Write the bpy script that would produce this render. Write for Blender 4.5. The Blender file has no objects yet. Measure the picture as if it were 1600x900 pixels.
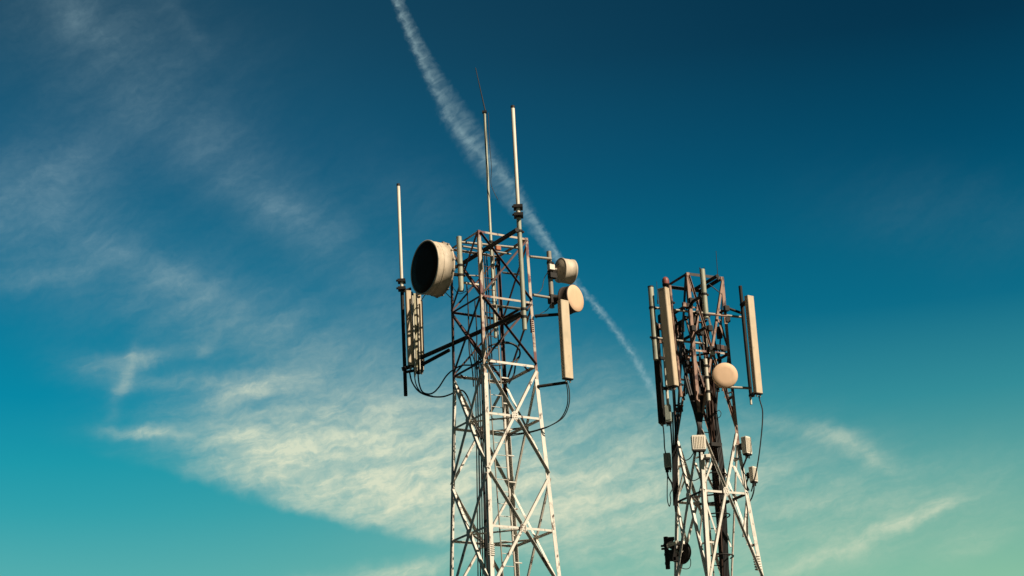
import bpy, bmesh, math, random
from mathutils import Vector, Matrix
from math import radians, sin, cos, pi, tan, atan2, asin, degrees, sqrt

random.seed(7)
S = bpy.context.scene
COL = S.collection

# ------------------------------------------------------------------ camera
F_PX, PITCH, ROLL = 3300.0, radians(19.2), radians(3.0)
CAM = Vector((0, 0, 1.6))
FW = Vector((0, cos(PITCH), sin(PITCH)))
R0 = Vector((1, 0, 0)); U0 = Vector((0, -sin(PITCH), cos(PITCH)))
RT = R0 * cos(ROLL) - U0 * sin(ROLL)
UP = R0 * sin(ROLL) + U0 * cos(ROLL)
cd = bpy.data.cameras.new("camera"); cam = bpy.data.objects.new("camera", cd); COL.objects.link(cam)
cd.sensor_width = 36.0; cd.lens = 36.0 * F_PX / 1600.0
cd.clip_start = 0.1; cd.clip_end = 20000
cam.matrix_world = Matrix(((RT.x, UP.x, -FW.x, CAM.x), (RT.y, UP.y, -FW.y, CAM.y), (RT.z, UP.z, -FW.z, CAM.z), (0, 0, 0, 1)))
S.camera = cam
S.render.resolution_x, S.render.resolution_y = 1024, 576

SUN_EL, SUN_AZ = radians(41), radians(126)
SKY_STRENGTH = 0.12
S.view_settings.view_transform = 'Standard'
S.view_settings.look = 'None'
EXPO = 0.45
S.view_settings.exposure = EXPO
S.view_settings.gamma = 1.0
sl = bpy.data.lights.new("sun", 'SUN'); sl.energy = 5.0; sl.angle = radians(0.5); sl.color = (1.0, 0.87, 0.68)
so = bpy.data.objects.new("sun", sl); COL.objects.link(so)
sdir = Vector((sin(SUN_AZ) * cos(SUN_EL), cos(SUN_AZ) * cos(SUN_EL), sin(SUN_EL)))
so.rotation_euler = (-sdir).to_track_quat('-Z', 'Y').to_euler()
so.location = sdir * 60


def ray(x, y):
    return FW + RT * ((x - 800) / F_PX) - UP * ((y - 450) / F_PX)


def at(x, y, Y):
    """The point at ground distance Y that the photograph shows at (x, y)."""
    d = ray(x, y)
    return CAM + d * (Y / d.y)


def azel(x, y):
    d = ray(x, y).normalized()
    return degrees(atan2(d.x, d.y)), degrees(asin(d.z))


def drop(P, y):
    """Straight down (or up) from P to the height the photograph shows at row y."""
    k = (450 - y) / F_PX
    q = UP - FW * k
    d = P - CAM
    z = d.z - (d.dot(q)) / q.z
    return Vector((P.x, P.y, CAM.z + z))


# ------------------------------------------------------------------ sky
def s2l(c):
    return tuple(2 ** -EXPO * (v / 255 / 12.92 if v <= 10 else ((v / 255 + 0.055) / 1.055) ** 2.4) for v in c)


W = bpy.data.worlds.new("World"); S.world = W; W.use_nodes = True
nt = W.node_tree; nt.nodes.clear()


def node(t, **kw):
    n = nt.nodes.new(t)
    for k, v in kw.items():
        setattr(n, k, v)
    return n


def setin(n, i, v):
    if hasattr(v, 'is_output') or isinstance(v, bpy.types.NodeSocket):
        nt.links.new(v, n.inputs[i])
    else:
        n.inputs[i].default_value = v


def M(op, a, b=0.0, c=0.0, clamp=False):
    n = node('ShaderNodeMath', operation=op, use_clamp=clamp)
    setin(n, 0, a); setin(n, 1, b)
    if op in ('MULTIPLY_ADD', 'SMOOTH_MIN', 'COMPARE'):
        setin(n, 2, c)
    return n.outputs[0]


def maprange(v, a, b, c=0.0, d=1.0, smooth=False):
    n = node('ShaderNodeMapRange')
    n.interpolation_type = 'SMOOTHSTEP' if smooth else 'LINEAR'
    setin(n, 0, v); n.inputs[1].default_value = a; n.inputs[2].default_value = b
    n.inputs[3].default_value = c; n.inputs[4].default_value = d
    return n.outputs[0]


def noise(vec, scale, detail=4, rough=0.55, dist=0.0):
    n = node('ShaderNodeTexNoise')
    setin(n, 'Vector', vec)
    n.inputs['Scale'].default_value = scale; n.inputs['Detail'].default_value = detail
    n.inputs['Roughness'].default_value = rough; n.inputs['Distortion'].default_value = dist
    return n


def mixcol(f, a, b, mode='MIX'):
    n = node('ShaderNodeMix', data_type='RGBA', blend_type=mode)
    setin(n, 0, f); setin(n, 6, a); setin(n, 7, b)
    return n.outputs[2]


def combine(x, y, z=0.0):
    n = node('ShaderNodeCombineXYZ')
    setin(n, 0, x); setin(n, 1, y); setin(n, 2, z)
    return n.outputs[0]


tc = node('ShaderNodeTexCoord')
sep = node('ShaderNodeSeparateXYZ'); nt.links.new(tc.outputs['Generated'], sep.inputs[0])
DX, DY, DZ = sep.outputs
AZ = M('MULTIPLY', M('ARCTAN2', DX, DY), 180 / pi)
EL = M('MULTIPLY', M('ARCSINE', DZ), 180 / pi)

nish = node('ShaderNodeTexSky', sky_type='NISHITA')
nish.sun_disc = False; nish.sun_elevation = SUN_EL; nish.sun_rotation = SUN_AZ

# grading of the sky: wanted colour / physical sky, tabulated over elevation at two azimuths
NIS = {-14: [(1, 4.96, 4.97, 3.81), (5, 4.89, 6.31, 6.57), (10, 3.48, 5.01, 6.47), (15, 2.28, 3.5, 5.23), (20, 1.64, 2.6, 4.19), (25, 1.38, 2.2, 3.65), (30, 1.18, 1.9, 3.22), (45, .79, 1.27, 2.26), (60, .69, 1.11, 1.99), (90, .85, 1.29, 2.27)],
       14: [(1, 4.08, 4.05, 3.08), (5, 4.03, 5.16, 5.36), (10, 2.91, 4.16, 5.35), (15, 1.95, 2.99, 4.45), (20, 1.46, 2.29, 3.68), (25, 1.26, 1.99, 3.29), (30, 1.11, 1.77, 2.99), (45, .82, 1.31, 2.31), (60, .76, 1.2, 2.14), (90, .88, 1.33, 2.33)]}
WANT = {-14: [(0, (150, 205, 190)), (11.6, (92, 184, 180)), (13.5, (52, 168, 177)), (14.8, (30, 157, 174)), (16.5, (8, 140, 168)), (19, (9, 119, 152)), (21, (16, 106, 139)), (23, (22, 94, 127)), (26.5, (24, 77, 104)), (35, (6, 45, 68)), (60, (3, 25, 45)), (90, (3, 25, 45))],
        14: [(0, (185, 210, 165)), (10.5, (142, 199, 166)), (13.5, (92, 168, 161)), (15.5, (52, 142, 153)), (18, (10, 107, 135)), (20, (4, 92, 122)), (22, (3, 76, 106)), (25.4, (5, 53, 78)), (35, (3, 34, 54)), (60, (2, 22, 40)), (90, (2, 22, 40))]}


def interp(tab, e):
    for p, q in zip(tab, tab[1:]):
        if e <= q[0]:
            t = max(0, (e - p[0]) / (q[0] - p[0])); return [a + (b - a) * t for a, b in zip(p[1:], q[1:])]
    return tab[-1][1:]


def filter_ramp(side):
    r = node('ShaderNodeValToRGB'); cr = r.color_ramp
    want = [(e,) + s2l(c) for e, c in WANT[side]]
    els = sorted({e for e, _ in WANT[side]} | {12.5, 17, 18.5, 24})
    while len(cr.elements) < len(els):
        cr.elements.new(0.5)
    for i, e in enumerate(els):
        n = interp(NIS[side], e); w = interp(want, e)
        cr.elements[i].position = e / 90
    for i, e in enumerate(els):
        n = interp(NIS[side], e); w = interp(want, e)
        cr.elements[i].color = [w[k] / (n[k] * SKY_STRENGTH) for k in range(3)] + [1]
    nt.links.new(M('DIVIDE', EL, 90.0), r.inputs[0])
    return r.outputs[0]


filt = mixcol(maprange(AZ, -14, 14, 0, 1, True), filter_ramp(-14), filter_ramp(14))
base = mixcol(1.0, nish.outputs[0], filt, 'MULTIPLY')
# dimming added to the unseen side and horizon sky to weaken the fill
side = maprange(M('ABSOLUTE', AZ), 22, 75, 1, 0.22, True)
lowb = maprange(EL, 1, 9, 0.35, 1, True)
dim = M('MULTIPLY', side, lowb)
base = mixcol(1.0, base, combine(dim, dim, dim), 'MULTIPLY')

# --- cirrus: soft patches in directions of the sky, broken up by stretched and warped noise
PXD = degrees(1 / F_PX)
AZK = cos(radians(19.2))
P2 = combine(M('MULTIPLY', AZ, AZK), EL, 0.0)
warp = noise(P2, 0.35, 3)
wv = node('ShaderNodeVectorMath', operation='MULTIPLY_ADD')
nt.links.new(warp.outputs['Color'], wv.inputs[0]); wv.inputs[1].default_value = (0.8, 0.8, 0); nt.links.new(P2, wv.inputs[2])
PW0 = wv.outputs[0]
warp2 = noise(P2, 1.6, 4)
wv2 = node('ShaderNodeVectorMath', operation='MULTIPLY_ADD')
nt.links.new(warp2.outputs['Color'], wv2.inputs[0]); wv2.inputs[1].default_value = (0.4, 0.4, 0); nt.links.new(PW0, wv2.inputs[2])
PW = wv2.outputs[0]
sp = node('ShaderNodeSeparateXYZ'); nt.links.new(PW, sp.inputs[0])
WX = M('SUBTRACT', sp.outputs[0], 0.6); WY = M('SUBTRACT', sp.outputs[1], 0.6)


def streaks(angle, scale, stretch, detail=6, rough=0.6):
    mp = node('ShaderNodeMapping')
    mp.inputs['Rotation'].default_value = (0, 0, radians(angle))
    mp.inputs['Scale'].default_value = (1 / stretch, 1, 1)
    v = node('ShaderNodeVectorRotate', rotation_type='Z_AXIS')
    nt.links.new(PW, v.inputs[0]); v.inputs['Angle'].default_value = radians(angle)
    nt.links.new(v.outputs[0], mp.inputs[0]); mp.inputs['Rotation'].default_value = (0, 0, 0)
    return noise(mp.outputs[0], scale, detail, rough).outputs[0]


def patch(x, y, l, w, ang, k):
    """A gaussian patch: centre, half length, half width in photo pixels turned into degrees of sky, slope, weight."""
    a, e = azel(x, y)
    a *= AZK
    t = radians(-ang) - ROLL * -1.0
    c, s = cos(t), sin(t)
    dx = M('SUBTRACT', WX, a); dy = M('SUBTRACT', WY, e)
    L, Wd = l * PXD, w * PXD
    u = M('ADD', M('MULTIPLY', dx, c / L), M('MULTIPLY', dy, s / L))
    v = M('ADD', M('MULTIPLY', dx, -s / Wd), M('MULTIPLY', dy, c / Wd))
    r2 = M('ADD', M('MULTIPLY', u, u), M('MULTIPLY', v, v))
    return M('MULTIPLY', M('POWER', 2.718, M('MULTIPLY', r2, -1.0)), k)


def total(lst):
    t = lst[0]
    for q in lst[1:]:
        t = M('ADD', t, q)
    return t


low_left = total([patch(*p) for p in [
    (410, 712, 100, 46, 14, .40), (560, 755, 200, 75, 12, .42), (740, 775, 240, 100, 6, .34), (540, 650, 200, 46, 4, .30), (650, 690, 170, 75, 4, .28), (395, 690, 55, 20, 4, .22), (455, 725, 60, 18, 10, .18)]])
# the big bank ends below along a clean slanting edge
a1, e1 = azel(330, 768); a2, e2 = azel(690, 855)
slope = (e2 - e1) / ((a2 - a1) * AZK)
edge_y = M('ADD', M('MULTIPLY', M('SUBTRACT', WX, a1 * AZK), slope), e1)
edge = maprange(M('SUBTRACT', WY, edge_y), -0.10, 0.34, 0, 1, True)
low_left = M('MULTIPLY', low_left, edge)
mid = total([patch(*p) for p in [
    (410, 606, 90, 16, -9, .42), (330, 600, 120, 14, 6, .18), (222, 676, 50, 9, 6, .40), (232, 563, 55, 11, -8, .40), (190, 598, 44, 10, -62, .24),
    (320, 556, 16, 8, -20, .25), (150, 580, 60, 25, 20, .10), (650, 888, 80, 14, -6, .42), (540, 900, 90, 14, -4, .2)]])
high = total([patch(*p) for p in [
    (360, 255, 210, 60, 37, .13), (430, 322, 60, 14, 25, .10), (255, 430, 130, 22, 28, .17), (400, 520, 180, 55, 22, .20), (480, 365, 150, 45, 38, .12),
    (60, 300, 150, 75, -38, .15), (95, 262, 60, 26, -30, .08), (110, 15, 80, 30, 45, .15), (170, 60, 210, 110, 20, .11), (60, 432, 60, 12, -6, .16),
    (150, 400, 260, 90, 22, .13), (290, 40, 60, 16, 45, .06), (640, 310, 110, 60, 30, .05), (650, 570, 220, 100, 10, .18), (1480, 340, 180, 70, 18, .03)]])
right = total([patch(*p) for p in [
    (1300, 685, 95, 14, 27, .26), (1375, 725, 40, 12, 34, .16), (1220, 755, 200, 60, 6, .16), (1290, 785, 60, 16, 4, .14), (1400, 818, 110, 14, -18, .30), (1470, 800, 40, 6, -20, .2),
    (1300, 840, 280, 60, -8, .16), (1250, 875, 70, 12, -10, .14), (950, 770, 200, 110, 0, .38), (960, 620, 120, 60, 10, .10), (1130, 720, 90, 50, 0, .12), (1530, 845, 60, 18, -15, .12)]])
n_low = streaks(-14, 1.5, 3.2, 8, 0.66)
n_high = streaks(-34, 1.1, 3.5, 7, 0.6)
n_fib = streaks(-10, 5.0, 6.0, 6, 0.62)
n_fib2 = streaks(-42, 4.0, 7.0, 6, 0.6)
n_fine = M('ADD', M('MULTIPLY', noise(PW, 4.5, 6, 0.62).outputs[0], 0.4), M('ADD', M('MULTIPLY', n_fib, 0.4), M('MULTIPLY', n_fib2, 0.2)))


def broken(d, n, lo, hi, amt):
    return M('MULTIPLY', d, M('ADD', M('MULTIPLY', maprange(n, lo, hi, 0, 1, True), amt), 1 - amt * 0.55))


dens = total([broken(low_left, n_low, .34, .68, .75), broken(mid, n_low, .3, .66, .9), broken(high, n_high, .28, .72, .8), broken(right, n_low, .32, .68, .85)])
dens = M('MULTIPLY', dens, M('ADD', M('MULTIPLY', maprange(n_fine, .33, .67), 0.75), 0.62), clamp=True)


# --- the contrail: centre line, half width and strength as curves over elevation
def fcurve(pts, lo, hi):
    n = node('ShaderNodeFloatCurve'); cm = n.mapping; c = cm.curves[0]
    pts = sorted(pts)
    q = [((e - 8) / 22, (v - lo) / (hi - lo)) for e, v in pts]
    c.points[0].location = q[0]; c.points[-1].location = q[-1]
    for p in q[1:-1]:
        c.points.new(*p)
    cm.update()
    nt.links.new(maprange(EL, 8, 30), n.inputs['Value'])
    return maprange(n.outputs[0], 0, 1, lo, hi)


CT = [(607, -40, 11, .27), (648, 62, 14, .30), (697, 150, 22, .26), (745, 230, 31, .26), (792, 300, 27, .25), (848, 372, 14, .28), (894, 435, 9, .25),
      (940, 488, 9, .25), (985, 548, 9, .25), (1018, 608, 10, .21), (1052, 668, 10, .10), (1088, 710, 12, .0)]
cen, wid, stren = [], [], []
for x, y, w, k in CT:
    a, e = azel(x, y)
    cen.append((e, a * AZK)); wid.append((e, w * PXD)); stren.append((e, k))
ripple = noise(P2, 5.5, 4, 0.6)
rip = M('MULTIPLY', M('SUBTRACT', ripple.outputs[0], 0.5), 0.34)
cdist = M('ADD', M('SUBTRACT', M('MULTIPLY', AZ, AZK), fcurve(cen, -6, 8)), rip)
cw = fcurve(wid, 0, 1.0)
cn = M('DIVIDE', cdist, cw)
prof = maprange(M('ABSOLUTE', cn), 0.15, 1.2, 1, 0, True)
core = M('POWER', 2.718, M('MULTIPLY', M('POWER', M('SUBTRACT', cn, fcurve([(azel(x, y)[1], v) for x, y, v in ((607, -40, 0), (660, 90, -.35), (700, 160, -.5), (745, 230, -.1), (792, 300, .45), (848, 372, .35), (894, 435, 0), (1088, 710, 0))], -1, 1)), 2.0), -9.0))       # brighter strand on one side
rot = node('ShaderNodeVectorRotate', rotation_type='Z_AXIS'); nt.links.new(P2, rot.inputs[0]); rot.inputs['Angle'].default_value = radians(62)
stc = node('ShaderNodeVectorMath', operation='MULTIPLY'); nt.links.new(rot.outputs[0], stc.inputs[0]); stc.inputs[1].default_value = (1.9, .75, 1)
puff = noise(stc.outputs[0], 2.6, 4, 0.55, 0.6).outputs[0]
ctr = M('MULTIPLY', M('MULTIPLY', fcurve(stren, 0, 1), M('ADD', M('MULTIPLY', prof, 0.62), M('MULTIPLY', core, 0.62))), M('ADD', M('MULTIPLY', maprange(puff, .34, .68), 0.95), 0.42))
infront = maprange(DY, 0.2, 0.5, 0, 1)
ctr = M('MULTIPLY', ctr, infront)

cl = node('ShaderNodeValToRGB'); cr = cl.color_ramp
CC = [(0, (235, 235, 195)), (12, (222, 226, 196)), (15.5, (210, 220, 196)), (18, (160, 185, 182)), (21, (150, 180, 190)), (25, (140, 170, 180)), (40, (120, 150, 165))]
while len(cr.elements) < len(CC):
    cr.elements.new(0.5)
for i, (e, c) in enumerate(CC):
    cr.elements[i].position = e / 90
for i, (e, c) in enumerate(CC):
    cr.elements[i].color = [v / SKY_STRENGTH / 10 for v in s2l(c)] + [1]
nt.links.new(M('DIVIDE', EL, 90.0), cl.inputs[0])
ccol = mixcol(1.0, cl.outputs[0], (10, 10, 10, 1), 'MULTIPLY')
dens = M('MULTIPLY', dens, infront)
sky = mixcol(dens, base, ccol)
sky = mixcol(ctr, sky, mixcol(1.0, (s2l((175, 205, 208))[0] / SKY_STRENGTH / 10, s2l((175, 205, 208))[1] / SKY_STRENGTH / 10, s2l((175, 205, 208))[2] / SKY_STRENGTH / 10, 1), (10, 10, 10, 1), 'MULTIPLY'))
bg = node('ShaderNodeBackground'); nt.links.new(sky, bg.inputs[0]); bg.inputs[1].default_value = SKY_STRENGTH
wo = node('ShaderNodeOutputWorld'); nt.links.new(bg.outputs[0], wo.inputs[0])
W.cycles.sampling_method = 'MANUAL'; W.cycles.sample_map_resolution = 512


# ------------------------------------------------------------------ materials
def mat(name, col, rough=0.55, metal=0.0, col2=None, n2=(3.0, .45, .62), rust=None, rn=(6.0, .60, .68), spec=0.4, bump=0.0, grime=0.12):
    m = bpy.data.materials.new(name); m.use_nodes = True
    t = m.node_tree; ns, lk = t.nodes, t.links
    b = ns['Principled BSDF']; b.inputs['Roughness'].default_value = rough; b.inputs['Metallic'].default_value = metal
    b.inputs['Specular IOR Level'].default_value = spec
    g = ns.new('ShaderNodeNewGeometry')
    pos = g.outputs['Position']

    def nz(scale, detail=5, stretch=1.0):
        n = ns.new('ShaderNodeTexNoise'); n.inputs['Scale'].default_value = scale; n.inputs['Detail'].default_value = detail; n.inputs['Roughness'].default_value = .62
        mp = ns.new('ShaderNodeMapping'); mp.inputs['Scale'].default_value = (1, 1, stretch); lk.new(pos, mp.inputs[0]); lk.new(mp.outputs[0], n.inputs[0])
        return n.outputs[0]

    def rng(v, a, b_):
        r = ns.new('ShaderNodeMapRange'); r.interpolation_type = 'SMOOTHSTEP'; lk.new(v, r.inputs[0]); r.inputs[1].default_value = a; r.inputs[2].default_value = b_
        return r.outputs[0]

    def mx(f, a, c):
        n = ns.new('ShaderNodeMix'); n.data_type = 'RGBA'; lk.new(f, n.inputs[0])
        for i, v in ((6, a), (7, c)):
            if isinstance(v, tuple):
                n.inputs[i].default_value = v + (1,)
            else:
                lk.new(v, n.inputs[i])
        return n.outputs[2]
    c = mx(rng(nz(9, 6, 0.35), .3, .75), tuple(v * (1 - grime) for v in col), tuple(min(1, v * (1 + grime * .5)) for v in col))
    if col2:
        c = mx(rng(nz(n2[0], 6), n2[1], n2[2]), c, col2)
    if rust:
        c = mx(rng(nz(rn[0], 8, 0.5), rn[1], rn[2]), c, rust)
    lk.new(c, b.inputs['Base Color'])
    r = ns.new('ShaderNodeMapRange'); lk.new(nz(14, 4), r.inputs[0]); r.inputs[3].default_value = rough - .12; r.inputs[4].default_value = min(1, rough + .15)
    lk.new(r.outputs[0], b.inputs['Roughness'])
    if bump:
        bp = ns.new('ShaderNodeBump'); bp.inputs['Strength'].default_value = bump; bp.inputs['Distance'].default_value = .01
        lk.new(nz(40, 4), bp.inputs['Height']); lk.new(bp.outputs[0], b.inputs['Normal'])
    return m


RUST = (.11, .045, .025)
MT = {
    'white_paint': mat('weathered_white_paint', (.68, .635, .56), .5, col2=(.40, .37, .32), n2=(5, .54, .72), rust=(.07, .035, .022), rn=(6, .585, .65), bump=.2),
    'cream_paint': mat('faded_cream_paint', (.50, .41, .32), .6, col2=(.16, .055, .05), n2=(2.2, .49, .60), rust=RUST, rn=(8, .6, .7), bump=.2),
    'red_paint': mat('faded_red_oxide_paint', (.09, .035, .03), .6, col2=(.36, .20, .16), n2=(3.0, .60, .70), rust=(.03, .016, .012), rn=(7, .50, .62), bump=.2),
    'salmon_paint': mat('faded_salmon_paint', (.33, .20, .145), .6, col2=(.08, .035, .028), n2=(2.6, .48, .60), rust=RUST, rn=(8, .58, .7), bump=.2),
    'brown_steel': mat('weathered_brown_steel', (.05, .034, .027), .6, col2=(.26, .15, .10), n2=(4, .60, .72), bump=.2),
    'galvanised': mat('weathered_galvanised_steel', (.40, .40, .31), .5, metal=.15, col2=(.30, .31, .25), rust=RUST, rn=(9, .68, .76)),
    'pale_tube': mat('pale_fibreglass_tube', (.66, .61, .50), .45, rust=(.3, .25, .18), rn=(9, .66, .8)),
    'dark_steel': mat('dark_weathered_steel', (.020, .017, .015), .6, rust=(.06, .035, .025), rn=(8, .62, .75), spec=.25),
    'mid_steel': mat('grey_weathered_steel', (.30, .27, .22), .55, metal=.2, rust=RUST, rn=(8, .56, .7)),
    'cream_radome': mat('cream_radome', (.60, .48, .335), .5, col2=(.50, .41, .29), n2=(2.4, .48, .7), grime=.1, rust=(.30, .23, .15), rn=(6, .62, .78)),
    'olive_radome': mat('olive_grey_radome', (.42, .38, .25), .55, grime=.1, rust=(.3, .26, .17), rn=(5, .6, .8)),
    'dish_shroud': mat('stained_cream_shroud', (.60, .50, .38), .55, col2=(.36, .29, .20), n2=(2.2, .50, .72), rust=(.20, .14, .09), rn=(7, .60, .74), grime=.18),
    'dish_face': mat('peach_radome_fabric', (.70, .47, .30), .6, grime=.05),
    'shaded_face': mat('shade_darkened_radome_fabric', (.026, .014, .009), .7, spec=.2),  # shade on the large drum dish front is put into this base colour
    'box_white': mat('off_white_enclosure', (.78, .71, .60), .5, grime=.08, rust=(.45, .36, .26), rn=(10, .66, .8)),
    'box_grey': mat('grey_green_enclosure', (.42, .45, .38), .5),
    'cable': mat('black_cable_sheath', (.015, .014, .014), .5),
    'brown_cable': mat('brown_dusty_cable_sheath', (.06, .03, .02), .55, col2=(.17, .08, .05), n2=(5, .55, .7)),
    'red_tape': mat('dark_red_tape', (.14, .022, .018), .6),
    'red_lens': mat('red_lamp_glass', (.26, .075, .06), .45),
    'orange': mat('orange_clamp_paint', (.42, .12, .04), .5),
    'concrete': mat('rough_concrete', (.32, .30, .27), .85, bump=.5),
    'ground': mat('dark_peaty_earth', (.018, .017, .012), .9, col2=(.012, .016, .008), n2=(.25, .45, .6), bump=.5),
}


# ------------------------------------------------------------------ geometry
class Geo:
    def __init__(self):
        self.v, self.f, self.s = [], [], []

    def add(self, vs, fs, smooth=False):
        o = len(self.v)
        self.v += [Vector(p) for p in vs]
        self.f += [tuple(i + o for i in f) for f in fs]
        self.s += [smooth] * len(fs)
        return self

    def prism(self, p0, p1, x, y, lo_x, hi_x, lo_y, hi_y):
        """A bar from p0 to p1 whose cross-section spans [lo, hi] along the axes x and y."""
        q = [(lo_x, lo_y), (hi_x, lo_y), (hi_x, hi_y), (lo_x, hi_y)]
        vs = [p + x * a + y * b for p in (p0, p1) for a, b in q]
        return self.add(vs, [(3, 2, 1, 0), (4, 5, 6, 7)] + [(i, (i + 1) % 4, (i + 1) % 4 + 4, i + 4) for i in range(4)])

    def box(self, c, x, y, z, sx, sy, sz):
        return self.prism(c - z * sz / 2, c + z * sz / 2, x, y, -sx / 2, sx / 2, -sy / 2, sy / 2)

    def rings(self, rings, closed_ends=True, smooth=True):
        n = len(rings[0]); vs = [p for r in rings for p in r]
        fs = []
        for k in range(len(rings) - 1):
            for i in range(n):
                j = (i + 1) % n
                fs.append((k * n + i, k * n + j, (k + 1) * n + j, (k + 1) * n + i))
        self.add(vs, fs, smooth)
        if closed_ends:
            self.add(rings[0], [tuple(range(n - 1, -1, -1))]); self.add(rings[-1], [tuple(range(n))])
        return self

    def path(self, pts, r, n=8, r1=None):
        pts = [Vector(p) for p in pts]
        ref = None; rings = []
        for i, p in enumerate(pts):
            d = (pts[min(i + 1, len(pts) - 1)] - pts[max(i - 1, 0)]).normalized()
            if ref is None:
                ref = d.orthogonal().normalized()
            ref = (ref - d * ref.dot(d)).normalized()
            b = d.cross(ref)
            rr = r if r1 is None else r + (r1 - r) * i / (len(pts) - 1)
            rings.append([p + ref * (cos(2 * pi * k / n) * rr) + b * (sin(2 * pi * k / n) * rr) for k in range(n)])
        return self.rings(rings)

    def tube(self, a, b, r, n=12, r1=None):
        return self.path([a, b], r, n, r1)

    def lathe(self, c, ax, prof, n=40, smooth=True):
        """Profile of (distance along ax, radius) turned about the axis."""
        ax = ax.normalized(); e = ax.orthogonal().normalized(); f = ax.cross(e)
        rings = [[c + ax * t + e * (cos(2 * pi * k / n) * r) + f * (sin(2 * pi * k / n) * r) for k in range(n)] for t, r in prof]
        return self.rings(rings, True, smooth)

    def obj(self, name, m, parent=None, loc=None):
        rl = Vector((0, 0, 0))
        if parent is not None:
            q = parent
            while q.parent:
                q = q.parent
            rl = q.location
        elif loc is not None:
            rl = Vector(loc)
        me = bpy.data.meshes.new(name)
        me.from_pydata([p - rl for p in self.v], [], self.f)
        me.polygons.foreach_set('use_smooth', self.s)
        bm = bmesh.new(); bm.from_mesh(me); bmesh.ops.recalc_face_normals(bm, faces=bm.faces); bm.to_mesh(me); bm.free()
        me.materials.append(MT[m]); me.update()
        o = bpy.data.objects.new(name, me); COL.objects.link(o)
        if parent is not None:
            o.parent = parent
        else:
            o.location = rl
        return o


def smooth_path(pts, k=8):
    pts = [Vector(p) for p in pts]
    P = [pts[0] * 2 - pts[1]] + pts + [pts[-1] * 2 - pts[-2]]
    out = []
    for i in range(1, len(P) - 2):
        a, b, c, d = P[i - 1:i + 3]
        for j in range(k):
            t = j / k
            out.append(.5 * ((2 * b) + (c - a) * t + (2 * a - 5 * b + 4 * c - d) * t * t + (3 * b - a - 3 * c + d) * t ** 3))
    return out + [pts[-1]]


def thing(name, label, cat, loc, group=None):
    o = bpy.data.objects.new(name, None); COL.objects.link(o); o.location = loc
    o.empty_display_size = .3
    o['label'] = label; o['category'] = cat
    if group:
        o['group'] = group
    return o


def tag(o, label, cat, group=None):
    o['label'] = label; o['category'] = cat
    if group:
        o['group'] = group
    return o


Z = Vector((0, 0, 1))


def clamp_ring(g, p, ax, r, w=.05):
    g.lathe(p - ax.normalized() * w / 2, ax, [(0, r * .9), (0, r), (w, r), (w, r * .9)], 14, False)
    e = ax.orthogonal().normalized()
    g.box(p + e * (r + .015), e, ax.normalized().cross(e), ax.normalized(), .05, .09, w * .8)


# ------------------------------------------------------------------ ground
g = Geo()
NG = 40
g.add([(4000 * cos(2 * pi * k / NG), 4000 * sin(2 * pi * k / NG), 0) for k in range(NG)], [tuple(range(NG))])
gr = g.obj('ground', 'ground'); gr['kind'] = 'structure'


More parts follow.
